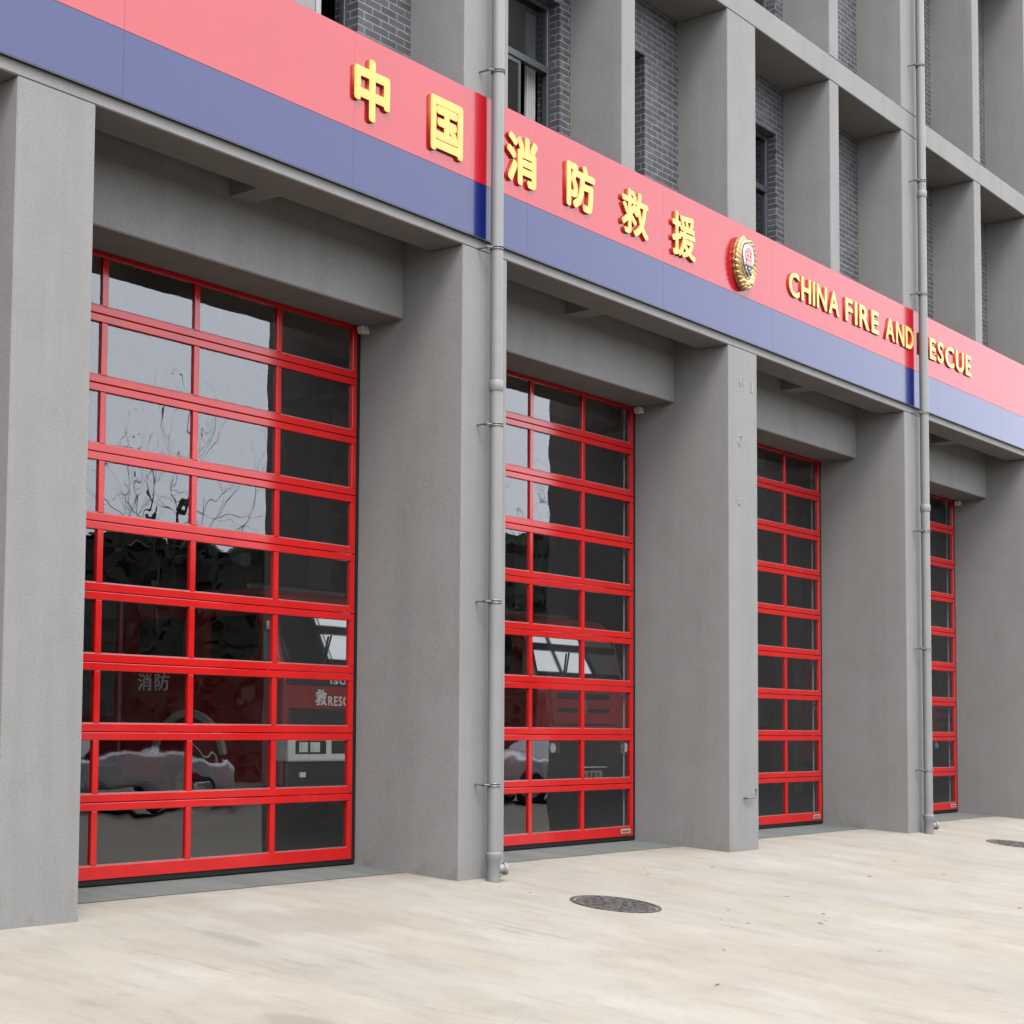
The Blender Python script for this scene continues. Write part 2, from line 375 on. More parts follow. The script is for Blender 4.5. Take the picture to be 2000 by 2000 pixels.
# ------------------------------------------------------------------ facade constants (metres)
X1, S, W, WF = 7.1167, 5.4214, 0.7426, 0.2828
ZB, ZP, ZM, ZT, ZL = 6.1826, 6.2823, 6.8376, 7.7384, 5.5511
DD, DJ, DL, DB, BR = 1.28, 0.672, 0.740, 0.41, 0.685
ZS, ZS2, ZU, ZU2, ZTOP = 10.4225, 10.767, 14.66, 15.0, 16.2
def PL(i): return X1 + (i-1)*S
I0, I1 = -1, 8
XL, XR = PL(I0), PL(I1)+W

# ------------------------------------------------------------------ ground
SL = 0.09
bm = NB()
ys = [-400, -60, -12, -7.5, -6.5, -5.6, -5.0, -4, -3, -2, -1, 0]
def gz(y):
    if y >= -5.0: return SL*y
    if y >= -7.5: 
        t_ = (-5.0-y)/2.5; return -0.45 - SL*(2.5*t_ - 1.25*t_*t_)
    return -0.45 - SL*1.25
xs = [-400, -60, -12, 0, 6, 12, 18, 24, 30, 40, 60, 120, 400]
gv = [[bm.verts.new((x, y, gz(y))) for x in xs] for y in ys]
for a, c in zip(gv, gv[1:]):
    for k in range(len(xs)-1): bm.faces.new((a[k], a[k+1], c[k+1], c[k]))
e0 = gv[-1]; e1 = [bm.verts.new((x, DJ, 0.033)) for x in xs]
e2 = [bm.verts.new((x, 1.9, 0.02)) for x in xs]
for k in range(len(xs)-1): bm.faces.new((e0[k], e0[k+1], e1[k+1], e1[k])); bm.faces.new((e1[k], e1[k+1], e2[k+1], e2[k]))
tag(obj('forecourt', bm, 'forecourt_concrete', smooth=True), None, None, kind='structure')
bm = NB()
n_ = 700; prev = None
for k in range(n_+1):
    x_ = XL+(XR-XL)*k/n_; jy = 0.014*noise.noise(Vector((x_*2.3, 0, 0))) + 0.008*noise.noise(Vector((x_*9, 4, 0))) - 0.012
    cur = (bm.verts.new((x_, DJ+jy, 0.0375)), bm.verts.new((x_, 1.60, 0.085)))
    if prev: bm.faces.new((prev[0], cur[0], cur[1], prev[1]))
    prev = cur
# a slightly ragged front edge
tag(obj('threshold_floor', bm, 'threshold_concrete'), None, None, kind='structure')
bm = NB(); q = [bm.verts.new(p) for p in ((XL, 1.60, 0.085), (XR, 1.60, 0.085), (XR, 18, 0.085), (XL, 18, 0.085))]; bm.faces.new(q)
tag(obj('garage_floor', bm, 'interior_floor'), None, None, kind='structure')

# ------------------------------------------------------------------ the fire station
st = thing('fire_station', 'long grey rendered fire station with deep vertical fins and dark brick between them', 'building', ((XL+XR)/2, 0.7, 0))
OFF = Vector(st.location)
def part(name, bm, mat, bev=0.0, parent=None, **k):
    o = obj(name, bm, mat, None, bev, **k)
    o.parent = parent or st
    if parent is None: o.location = o.location - OFF
    return o
G = 'grey_render'
for i in range(I0, I1+1):
    x = PL(i)
    bm = NB(); prism(bm, [(0, -0.12), (1.335, -0.12), (1.335, 7.2), (DB, 7.2), (DB, ZB), (0, ZB)], 'x', x, x+W)
    pl = part('pillar', bm, G, 0.010)
    if i == 3: pillar3 = pl
    bm = NB(); B(bm, x, x+W, 0, BR+0.05, 7.5, ZS); B(bm, x, x+W, 0, BR+0.05, ZS2, ZU); part('pilaster', bm, G, 0.010)
    if i < I1:
        cxm = x + S/2 + W/2
        bm = NB(); B(bm, cxm-WF/2, cxm+WF/2, 0, BR+0.05, 7.5, ZS); B(bm, cxm-WF/2, cxm+WF/2, 0, BR+0.05, ZS2, ZU); part('fin', bm, G, 0.010)
        bm = NB(); B(bm, cxm-WF/2, cxm+WF/2, DB, DL, ZB, 6.95); part('cross_beam', bm, G, 0.006)
        bm = NB(); B(bm, x+W, x+S, DL, DD, ZL, 7.2); part('lintel', bm, G, 0.012)
bm = NB(); B(bm, XL, XR, 0, DB, ZB, 7.5); part('front_beam', bm, G, 0.010)
bm = NB(); B(bm, XL, XR, DB, 1.6, 7.2, 7.5); B(bm, XL, XR, DB, DL, 6.95, 7.2); part('soffit_slab', bm, G)
for z0, z1, d in ((ZS, ZS2, 0.9), (ZU, ZU2, 0.9)):
    bm = NB(); B(bm, XL, XR, 0, d, z0, z1); part('slab_beam', bm, G, 0.010)
bm = NB(); B(bm, XL, XR, 0.0, 0.35, ZU2, ZTOP); part('parapet', bm, G, 0.010)
# brick infill with window openings; two windows per bay and storey
def make_window(x0, x1, z0, z1, sash_open):
    bm = NB(); y = 0.815; w = 0.055
    B(bm, x0, x0+w, y, y+0.07, z0, z1); B(bm, x1-w, x1, y, y+0.07, z0, z1)
    B(bm, x0+w, x1-w, y, y+0.07, z0, z0+w); B(bm, x0+w, x1-w, y, y+0.07, z1-w, z1)
    zt = z0 + (z1-z0)*0.62
    B(bm, x0+w, x1-w, y-0.008, y+0.06, zt-0.04, zt+0.04)
    win = part('window', bm, 'dark_frame', 0.004)
    bm = NB(); xm = (x0+x1)/2
    a0, a1 = x0+w, xm+0.02
    B(bm, a0, a0+0.045, y+0.012, y+0.035, z0+w, zt-0.04); B(bm, a1-0.045, a1, y+0.012, y+0.035, z0+w, zt-0.04)
    B(bm, a0+0.045, a1-0.045, y+0.012, y+0.035, z0+w, z0+w+0.05); B(bm, a0+0.045, a1-0.045, y+0.012, y+0.035, zt-0.09, zt-0.04)
    s = obj('sash', bm, 'light_frame' if sash_open == 2 else 'dark_frame', None); s.parent = win
    bm = NB()
    B(bm, a0+0.045, a1-0.045, y+0.02, y+0.026, z0+w+0.05, zt-0.09)
    B(bm, x0+w, x1-w, y+0.03, y+0.036, zt+0.04, z1-w)
    if not sash_open: B(bm, a1, x1-w, y+0.04, y+0.046, z0+w, zt-0.04)
    s = obj('glass', bm, 'window_glass', None); s.parent = win
    bm = NB()
    if sash_open == 2:       # pale vertical blind slats
        for k in range(4):
            xx = x0 + 0.50 + k*0.115; B(bm, xx, xx+0.045 + 0.03*(k == 3), y+0.13, y+0.16, z0+w, zt-0.05)
    else:
        n = 9; X0_, X1_ = x1-0.26, x1-0.09
        for k in range(n):   # gathered curtain
            a = X0_+(X1_-X0_)*k/n; B(bm, a, a+(X1_-X0_)/n*0.9, y+0.14+0.02*(k % 2), y+0.17+0.02*(k % 2), z0+0.02, z1-0.1)
    s = obj('curtain', bm, 'curtain_white', None); s.parent = win
for i in range(0, 7):
    for (z0, z1, sill, head) in ((7.5, ZS, 7.72, 9.735), (ZS2, ZU, 11.25, 13.95)):
        x = PL(i); L0, L1 = x+W, x+S/2+W/2-WF/2; R0, R1 = x+S/2+W/2+WF/2, x+S
        for (a0, a1, h) in ((L0, L1, 0), (R0, R1, 1)):
            if h == 0: o0, o1 = a1-0.222-1.17, a1-0.222
            else: o0, o1 = a1-0.825-1.17, a1-0.825
            bm = NB()
            B(bm, a0-0.02, o0, BR, BR+0.30, z0, z1); B(bm, o1, a1+0.02, BR, BR+0.30, z0, z1)
            B(bm, o0, o1, BR, BR+0.30, head, z1); B(bm, o0, o1, BR, BR+0.30, z0, sill)
            part('brick_infill', bm, 'dark_brick')
            if 1 <= i <= 5:
                make_window(o0, o1, sill, head, 2 if (i == 1 and h == 1) else (1 if (i + h) % 2 == 0 else 0))
# rooms behind the upper windows, garage behind the doors
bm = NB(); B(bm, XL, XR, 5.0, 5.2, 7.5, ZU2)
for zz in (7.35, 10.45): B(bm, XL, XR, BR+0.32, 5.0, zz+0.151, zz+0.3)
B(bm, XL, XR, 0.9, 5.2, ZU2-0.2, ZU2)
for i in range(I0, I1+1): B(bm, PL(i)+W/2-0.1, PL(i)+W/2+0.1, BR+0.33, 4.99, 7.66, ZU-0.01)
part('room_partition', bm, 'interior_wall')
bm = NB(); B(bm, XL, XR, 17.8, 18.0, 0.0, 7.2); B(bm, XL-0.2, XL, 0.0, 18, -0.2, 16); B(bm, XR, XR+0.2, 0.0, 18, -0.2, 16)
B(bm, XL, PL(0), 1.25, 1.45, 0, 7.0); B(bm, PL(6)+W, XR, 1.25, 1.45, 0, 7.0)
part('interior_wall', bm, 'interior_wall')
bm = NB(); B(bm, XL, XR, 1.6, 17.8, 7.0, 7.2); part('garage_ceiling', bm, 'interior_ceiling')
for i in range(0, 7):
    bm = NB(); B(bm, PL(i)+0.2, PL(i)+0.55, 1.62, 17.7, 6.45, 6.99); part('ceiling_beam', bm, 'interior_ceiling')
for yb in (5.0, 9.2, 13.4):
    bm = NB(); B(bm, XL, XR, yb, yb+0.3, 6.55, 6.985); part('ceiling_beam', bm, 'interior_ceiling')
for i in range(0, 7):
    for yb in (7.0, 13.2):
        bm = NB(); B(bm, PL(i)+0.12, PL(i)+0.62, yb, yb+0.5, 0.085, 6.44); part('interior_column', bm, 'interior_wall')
bm = NB(); tube(bm, [(XL, 3.0, 6.3), (XR, 3.0, 6.3)], 0.05, 8); part('sprinkler_pipe', bm, 'dark_frame')
# worn paint marks and a bent wire hook on the third pillar
def mark(pts, r):
    bm = NB(); tube(bm, [(x_, -0.002, z_) for x_, z_ in pts], r, 6); s = obj('paint_mark', bm, 'scuff_white', None)
    s.parent = pillar3; s.matrix_parent_inverse = Matrix.Identity(4); return s
mark([(18.25, 5.83), (18.25, 5.75), (18.26, 5.72)], 0.012); mark([(18.33, 5.83), (18.34, 5.73)], 0.012)
mark([(18.24+0.05*math.cos(a), 5.03+0.065*math.sin(a)) for a in [k*0.45 for k in range(12)]], 0.008)
mark([(18.22, 4.37), (18.19, 4.31), (18.20, 4.24), (18.24, 4.22)], 0.010); mark([(18.20, 4.30), (18.25, 4.30)], 0.008)
mark([(18.55, 5.80), (18.56, 5.72), (18.555, 5.68)], 0.014)
bm = NB(); tube(bm, [(18.31, 0.03, 0.645), (18.31, -0.05, 0.64), (18.52, -0.06, 0.655), (18.52, -0.055, 0.75)], 0.012, 8)
s = obj('wire_hook', bm, 'bracket_steel', None); s.parent = pillar3
def stain(xf, pts):
    bm = NB(); rn_ = random.Random(int(xf)); L_, R_ = [], []
    for (y_, z_), w_ in pts:
        jw = w_*(0.6+0.8*rn_.random()); jy = rn_.uniform(-.008, .008)
        L_.append(bm.verts.new((xf-0.0015, y_+jy-jw, z_))); R_.append(bm.verts.new((xf-0.0015, y_+jy+jw, z_)))
    for a in range(len(pts)-1): bm.faces.new((L_[a], R_[a], R_[a+1], L_[a+1]))
    return part('damp_stain', bm, 'stain_grey')
def path(p0, p1, bow, n, w):
    return [((p0[0]+(p1[0]-p0[0])*k/n + bow*math.sin(math.pi*k/n), p0[1]+(p1[1]-p0[1])*k/n), w*math.sin(math.pi*(k+0.3)/(n+0.6))) for k in range(n+1)]
stain(PL(2), path((0.40, 1.28), (0.74, 0.16), 0.07, 34, 0.013))
stain(PL(4), path((0.52, 0.95), (0.66, 0.42), 0.03, 20, 0.012))
for x_ in (12.538, 17.96, 28.80):
    bm = NB(); B(bm, x_-0.11, x_-0.001, 1.18, 1.272, 5.47, 5.55)
    for v_ in bm.verts: v_.co += Vector((random.uniform(-.012, .002), random.uniform(-.02, .0), random.uniform(-.015, .0)))
    part('foam_filler', bm, 'foam_white', 0.01)

# ------------------------------------------------------------------ sectional doors
GROOVE = [5.003, 4.397, 3.799, 3.198, 2.594, 1.986, 1.388, 0.785]
TOPS = [5.557] + GROOVE; BOTS = GROOVE + [0.130]
OW = S - W
MUL = (1.236, 2.343, 3.450)
def make_door(label, group):
    d = thing('sectional_door', label, 'garage door', (0, 0, 0), 0, group)
    for k, (zt, zb) in enumerate(zip(TOPS, BOTS)):
        g_ = 0.003
        z0, z1 = zb + (g_ if k < 8 else 0), zt - (g_ if k else 0)
        bt = 0.070 if k < 8 else 0.119; tp = 0.068 if k else 0.050
        bm = NB(); D = 0.05
        B(bm, 0.073, OW-0.073, 0, D, z0, z0+bt); B(bm, 0.073, OW-0.073, 0, D, z1-tp, z1)
        for a in (0.073, OW-0.140): B(bm, a, a+0.067, 0.0, D, z0+bt, z1-tp)
        for mxx in MUL: B(bm, mxx-0.034, mxx+0.034, 0.004, D, z0+bt, z1-tp)
        sct = obj('door_section', bm, 'door_red', d, 0.006, seg=2)
        xs_ = [0.140] + [q_ for mm in MUL for q_ in (mm-0.034, mm+0.034)] + [OW-0.140]
        bm = NB()
        for a in range(0, 8, 2):
            # every pane sits a hair differently in its frame
            y = 0.026; tl = random.uniform(-.0012, .0012); t2 = random.uniform(-.0012, .0012)
            q_ = [bm.verts.new(p) for p in ((xs_[a]-.01, y-tl, z0+bt-.008), (xs_[a+1]+.01, y+tl, z0+bt-.008), (xs_[a+1]+.01, y+tl+t2, z1-tp+.008), (xs_[a]-.01, y-tl+t2, z1-tp+.008))]
            bm.faces.new(q_)
        gl = obj('glass', bm, 'door_glass', None); gl.parent = sct
        bm = NB()
        for a in range(0, 8, 2): B(bm, xs_[a]+0.001, xs_[a+1]-0.001, 0.008, 0.024, z0+bt+0.0005, z0+bt+0.0085)
        bd_ = obj('bead_highlight', bm, 'highlight_pale', None); bd_.parent = sct  # bead strips, coloured pale to paint the highlight along each rail's top edge
    bm = NB(); B(bm, 0.004, 0.078, 0.016, 0.045, 0.10, 5.56); B(bm, OW-0.078, OW-0.004, 0.016, 0.045, 0.10, 5.56); obj('side_seal', bm, 'black_rubber', d)
    bm = NB(); B(bm, 0.02, OW-0.02, 0.008, 0.045, 0.078, 0.129); obj('bottom_seal', bm, 'black_rubber', d, 0.006)
    for a in (0.115, OW-0.132):
        bm = NB(); B(bm, a, a+0.016, 0.10, 0.114, 0.09, 5.7); obj('guide_track', bm, 'galvanised', d)
    bm = NB(); B(bm, OW-0.37, OW-0.15, -0.006, -0.0005, 0.165, 0.222)
    pt = obj('maker_plate', bm, 'plate_grey', d, 0.002)
    bm = NB()
    for k in range(5): B(bm, OW-0.352+k*0.037, OW-0.352+k*0.037+0.028, -0.008, -0.006, 0.180, 0.207)
    q_ = obj('plate_print', bm, 'ink_dark', None); q_.parent = pt
    return d
door_labels = {
 0: 'red glazed sectional door out of view left of the first pillar',
 1: 'red glazed sectional door nearest the camera, at the left, mirroring pale sky',
 2: 'red glazed sectional door right behind the left downpipe, second from the left',
 3: 'red glazed sectional door between the white-marked pillar and the right downpipe',
 4: 'narrow-looking red glazed sectional door right behind the right downpipe',
 5: 'red glazed sectional door out of view beyond the last pillar at right'}
DG = 'red sectional doors along the ground floor'
proto = make_door(door_labels[1], DG)
proto.location = (PL(1)+W, DD+0.005, 0)
for i in (0, 2, 3, 4, 5):
    d = copy_tree(proto); d.location = (PL(i)+W, DD+0.005, 0); d['label'] = door_labels[i]
for o in [q for q in bpy.data.objects if q.parent == proto and q.name.startswith('guide_track')]: bpy.data.objects.remove(o)
for o in [q for q in bpy.data.objects if q.name == 'plate_print']: bpy.data.objects.remove(o)
for o in [q for q in bpy.data.objects if q.name == 'maker_plate']: bpy.data.objects.remove(o)      # the nearest door has no plate

# ------------------------------------------------------------------ fascia sign with letters and emblem
sign = thing('fascia_sign', 'long glossy red and dark blue fascia sign with raised yellow letters', 'sign', (PL(2)+W/2, -0.06, ZP))
SO = Vector(sign.location)
def sign_part(name, bm, mat, bev=0.0, parent=None, **k):
    o = obj(name, bm, mat, None, bev, **k); o.parent = parent or sign
    if parent is None: o.location = -SO
    return o
seams = [8.095 + 2.745*k for k in range(-4, 14)]
for a, c in zip(seams, seams[1:]):
    bm = NB(); B(bm, a+0.001, c-0.001, -0.035, -0.008, ZM+0.001, ZT); sign_part('red_panel', bm, 'gloss_red_panel', 0.0015)
    bm = NB(); B(bm, a+0.001, c-0.001, -0.035, -0.008, ZP+0.010, ZM-0.001); sign_part('blue_panel', bm, 'gloss_blue_panel', 0.0015)
bm = NB(); B(bm, seams[0], seams[-1], -0.034, -0.004, ZP, ZP+0.010); sign_part('bottom_shadow', bm, 'shadow_black')  # black strip painted in as the shadow line beneath the panels

def text_mesh(s, bold, depth):
    cu = bpy.data.curves.new('t', 'FONT'); cu.body = s; cu.size = 1.0; cu.offset = bold; cu.extrude = depth/2; cu.resolution_u = 4
    o = bpy.data.objects.new('t', cu); scene.collection.objects.link(o)
    bpy.context.view_layer.update()
    me = bpy.data.meshes.new_from_object(o.evaluated_get(bpy.context.evaluated_depsgraph_get()))
    bpy.data.objects.remove(o); bpy.data.curves.remove(cu)
    return me
def glyph(name, s, x0, x1, z0, z1, y0, y1, mats, parent, bold=0.02, off=Vector((0, 0, 0)), face=lambda p: p, heavy=0.0):
    """letter facing -Y filling the box; y0 is the front"""
    me = text_mesh(s, bold, 1.0)
    if heavy:       # thicken the strokes: copies shifted a stroke's fraction each way, fronts a hair apart
        bmh = NB(); tmp = me
        for k in range(9):
            n0 = len(bmh.verts); bmh.from_mesh(tmp); bmh.verts.ensure_lookup_table()
            a = k*math.pi/4; r_ = heavy if k < 8 else 0.0
            for v_ in bmh.verts[n0:]:
                v_.co.x += r_*math.cos(a); v_.co.y += r_*math.sin(a)
                if v_.co.z > 0: v_.co.z += 0.004*k
        bpy.data.meshes.remove(tmp); me = bpy.data.meshes.new(name); bmh.to_mesh(me); bmh.free()
    xs_ = [v_.co.x for v_ in me.vertices]; ys_ = [v_.co.y for v_ in me.vertices]
    ax, bx, ay, by = min(xs_), max(xs_), min(ys_), max(ys_)
    for p in me.polygons: p.material_index = 0 if abs(p.normal.z) > 0.7 else (1 if len(mats) > 1 else 0)
    for v_ in me.vertices:
        x_ = x0 + (v_.co.x-ax)/(bx-ax)*(x1-x0); z_ = z0 + (v_.co.y-ay)/(by-ay)*(z1-z0); y_ = y0-(v_.co.z-0.5)*0.1 if v_.co.z > 0 else y1
        v_.co = Vector(face((x_, y_, z_)))
    idx = [p.material_index for p in me.polygons]
    me.materials.clear()
    for mm in mats: me.materials.append(MATS[mm])
    for p, k in zip(me.polygons, idx): p.material_index = k
    me.update()
    o = bpy.data.objects.new(name, me); scene.collection.objects.link(o); o.parent = parent; o.location = -off
    return o
LM = ('letter_yellow', 'letter_side')
KL = (9.3694-0.06)/(9.3694-0.2)          # the letters' true plane, 6 cm in front of the wall
def lift(x, z): return x*KL, 1.5+(z-1.5)*KL
for ch, a, c, z0, z1 in (('中', 10.643, 11.142, 6.875, 7.445), ('国', 11.745, 12.250, 6.875, 7.405), ('消', 12.975, 13.515, 6.90, 7.415),
                         ('防', 14.05, 14.60, 6.915, 7.41), ('救', 15.14, 15.705, 6.895, 7.405), ('援', 16.235, 16.775, 6.895, 7.41)):
    (a, z0), (c, z1) = lift(a, z0), lift(c, z1)
    glyph('character', ch, a, c, z0, z1, -0.062, -0.0355, LM, sign, 0.0, SO, heavy=0.026 if ch in '救援' else 0.040)
def gwidth(chs, bold):
    me = text_mesh(chs, bold, 0.1); xs_ = [v_.co.x for v_ in me.vertices]; w_ = max(xs_)-min(xs_); bpy.data.meshes.remove(me); return w_
for word, a, c in (('CHINA', 19.205, 20.70), ('FIRE', 20.90, 22.00), ('AND', 22.235, 23.24), ('RESCUE', 23.47, 25.535)):
    (a, z0), (c, z1) = lift(a, 7.025), lift(c, 7.345)
    ws = [gwidth(q, 0.022) for q in word]; tr_ = 0.13
    k = (c-a)/(sum(ws) + tr_*(len(ws)-1)); x_ = a
    for q, w_ in zip(word, ws):
        glyph('letter', q, x_, x_+w_*k, z0, z1, -0.060, -0.0355, LM, sign, 0.022, SO); x_ += (w_+tr_)*k
# emblem: a gold wreath round a shield
EC = Vector((18.22, 0, 7.24))
bm = NB()
n = 48; pts = []
for k in range(n):
    a = 2*math.pi*k/n; rr = 1.0 + 0.045*math.cos(a*22)*(1 if math.sin(a) < 0.6 else 0.2)
    pts.append((EC.x + 0.235*rr*math.cos(a), EC.z + 0.335*rr*math.sin(a)))
prism(bm, pts, 'y', -0.079, -0.036)
em = sign_part('emblem', bm, 'emblem_gold', 0.012, seg=2)
bm = NB()
for k in range(26):        # wheat and olive leaves, denser and fatter at the foot
    a = -math.pi/2 + (k-12.5)/12.5*math.pi*0.86
    for rr, sz in ((0.93, 0.040), (0.74, 0.034)):
        c = Vector((EC.x+0.24*rr*math.cos(a), -0.099, EC.z+0.33*rr*math.sin(a)))
        M = Matrix.Translation(c) @ Matrix.Rotation(-(a+math.pi/2+0.5), 4, 'Y') @ Matrix.Diagonal((sz*1.5, 0.035, sz*0.72, 1))
        bmesh.ops.create_uvsphere(bm, u_segments=8, v_segments=6, radius=1, matrix=M)
for k in (-1, 0, 1): blob(bm, Vector((EC.x+k*0.09, -0.104, EC.z-0.28+abs(k)*0.03)), (0.06, 0.045, 0.035))
s = obj('wreath', bm, 'emblem_gold', None, smooth=True); s.parent = em
def shield(s_, y0, y1, cz=0.03):
    P = [(-0.5, 0.52), (-0.36, 0.72), (0, 0.86), (0.36, 0.72), (0.5, 0.52), (0.56, 0.1), (0.42, -0.35), (0.2, -0.68), (0, -0.86), (-0.2, -0.68), (-0.42, -0.35), (-0.56, 0.1)]
    bm = NB(); prism(bm, [(EC.x+0.30*s_*a, EC.z+cz+0.28*s_*b_) for a, b_ in P], 'y', y0, y1); return bm
s = obj('shield_rim', shield(1.06, -0.126, -0.079), 'emblem_gold', None, 0.006); s.parent = em
s = obj('shield_border', shield(0.94, -0.134, -0.079), 'emblem_dark', None, 0.003); s.parent = em
s = obj('shield_field', shield(0.82, -0.140, -0.079), 'emblem_silver', None, 0.003); s.parent = em
bm = NB(); P = [(-0.36, -0.02), (-0.40, 0.40), (-0.194, 0.62), (0, 0.72), (0.28, 0.62), (0.40, 0.40), (0.36, -0.02)]
prism(bm, [(EC.x+0.30*0.82*a, EC.z+0.03+0.28*0.82*b_) for a, b_ in P], 'y', -0.146, -0.114)
for a, b_ in ((0, 0.50), (-0.2, 0.38), (0.2, 0.38), (-0.14, 0.2), (0.14, 0.2)): blob(bm, Vector((EC.x+0.25*a, -0.147, EC.z+0.03+0.24*b_)), (0.018, 0.008, 0.018), 6, 4)
s = obj('crest_field', bm, 'emblem_red', None); s.parent = em
bm = NB(); B(bm, EC.x-0.085, EC.x+0.085, -0.153, -0.114, EC.z-0.045, EC.z-0.012); B(bm, EC.x-0.062, EC.x+0.062, -0.151, -0.114, EC.z-0.012, EC.z+0.02)
B(bm, EC.x-0.075, EC.x+0.075, -0.155, -0.114, EC.z+0.02, EC.z+0.032)
s = obj('crest_gatehouse', bm, 'emblem_red', None); s.parent = em
bm = NB(); B(bm, EC.x-0.095, EC.x+0.095, -0.151, -0.114, EC.z-0.062, EC.z-0.047)
tube(bm, [(EC.x-0.05, -0.146, EC.z-0.16), (EC.x+0.05, -0.146, EC.z-0.08)], 0.010, 6); tube(bm, [(EC.x+0.05, -0.146, EC.z-0.16), (EC.x-0.05, -0.146, EC.z-0.08)], 0.010, 6)
s = obj('crest_axes', bm, 'emblem_dark', None); s.parent = em

# ------------------------------------------------------------------ downpipes
def downpipe(x, label, top_coup, low_coup):
    d = thing('downpipe', label, 'drainpipe', (x, -0.14, gz(-0.14)), 0, 'grey downpipes in front of the pillars')
    z0 = gz(-0.14); r = 0.0625
    bm = NB(); tube(bm, [(0, 0, 0.0), (0, 0, 8), (0, 0, 15.6-z0)], r, 24); obj('pipe', bm, 'pipe_grey', d, smooth=True)
    for zc in (top_coup, low_coup):
        bm = NB(); z = zc - z0
        tube(bm, [(0, 0, z-0.055), (0, 0, z-0.045), (0, 0, z+0.045), (0, 0, z+0.055)], [r+0.002, r+0.009, r+0.009, r+0.002], 24); obj('coupling', bm, 'pipe_grey', d, smooth=True)
    bm = NB(); tube(bm, [(0, 0, 0.0), (0, 0, 0.20), (0, 0, 0.215), (0, 0, 0.27), (0, 0, 0.28)], [r+0.006, r+0.006, r+0.014, r+0.014, r+0.003], 24)
    dv = Vector((0.75, -0.5, 0)).normalized()
    tube(bm, [dv*0.03+Vector((0, 0, 0.12)), dv*0.115+Vector((0, 0, 0.12))], 0.048, 16)
    tube(bm, [dv*0.105+Vector((0, 0, 0.12)), dv*0.135+Vector((0, 0, 0.12))], 0.06, 16)
    co = obj('cleanout', bm, 'pipe_grey', d, smooth=True)
    bm = NB(); tube(bm, [dv*0.1355+Vector((0, 0, 0.12)), dv*0.142+Vector((0, 0, 0.12))], 0.034, 12)
    q_ = obj('cleanout_plug', bm, 'ink_dark', None); q_.parent = co
    for zc in (0.915, 2.69, 4.43, 6.19, 7.98, 9.70, 11.47, 13.2):
        bm = NB(); z = zc - z0
        for dz in (-0.012, 0.012):
            tube(bm, [((r+0.005)*math.cos(a), (r+0.005)*math.sin(a), z+dz) for a in [k*2*math.pi/20 for k in range(21)]], 0.006, 6)
        tube(bm, [(-r-0.004, 0.0, z), (-r-0.05, 0.02, z), (-r-0.06, 0.16, z)], 0.010, 6)
        tube(bm, [(-r-0.055, 0.02, z), (-r-0.055, 0.055, z)], 0.017, 6)
        obj('bracket', bm, 'bracket_steel', d)
    return d
downpipe(12.905, 'grey plastic downpipe fixed to the pillar at the middle of the picture', 4.815, 9.5)
downpipe(12.915+2*S, 'grey plastic downpipe fixed to the pillar at the right', 4.77, 9.5)

# ------------------------------------------------------------------ manholes
def manhole(x, y, label):
    d = thing('manhole_cover', label, 'manhole', (x, y, gz(y)), 0, 'manhole covers in the forecourt')
    d.rotation_euler = (math.atan(SL), 0, 0.6)
    d.rotation_mode = 'XYZ'
    d.matrix_world = Matrix.Translation((x, y, gz(y))) @ Matrix.Rotation(math.atan(SL), 4, 'X') @ Matrix.Rotation(0.6, 4, 'Z')
    Rr = 0.415; n = 64
    bm = NB()
    prof = [(Rr, -0.02), (Rr, 0.007), (Rr-0.035, 0.009), (Rr-0.04, -0.012)]
    rings = [[bm.verts.new((r_*math.cos(2*math.pi*k/n), r_*math.sin(2*math.pi*k/n), z_)) for k in range(n)] for r_, z_ in prof]
    for a, c in zip(rings, rings[1:]):
        for k in range(n): bm.faces.new((a[k], a[(k+1) % n], c[(k+1) % n], c[k]))
    obj('rim', bm, 'cast_iron', d)
    bm = NB(); tube(bm, [(0, 0, -0.02), (0, 0, 0.003)], Rr-0.05, n)
    for rr in (0.10, 0.19, 0.27):
        m_ = int(rr*60)
        for k in range(m_):
            a = 2*math.pi*k/m_; M = Matrix.Translation((rr*math.cos(a), rr*math.sin(a), 0.004)) @ Matrix.Rotation(a, 4, 'Z') @ Matrix.Diagonal((0.05, 0.03, 0.010, 1))
            bmesh.ops.create_cube(bm, size=1, matrix=M)
    obj('lid', bm, 'cast_iron', d)
    return d
manhole(13.0, -1.44, 'round cast iron manhole cover in the concrete at the lower middle')
manhole(24.12, -1.27, 'round manhole cover cut off by the right edge of the picture')

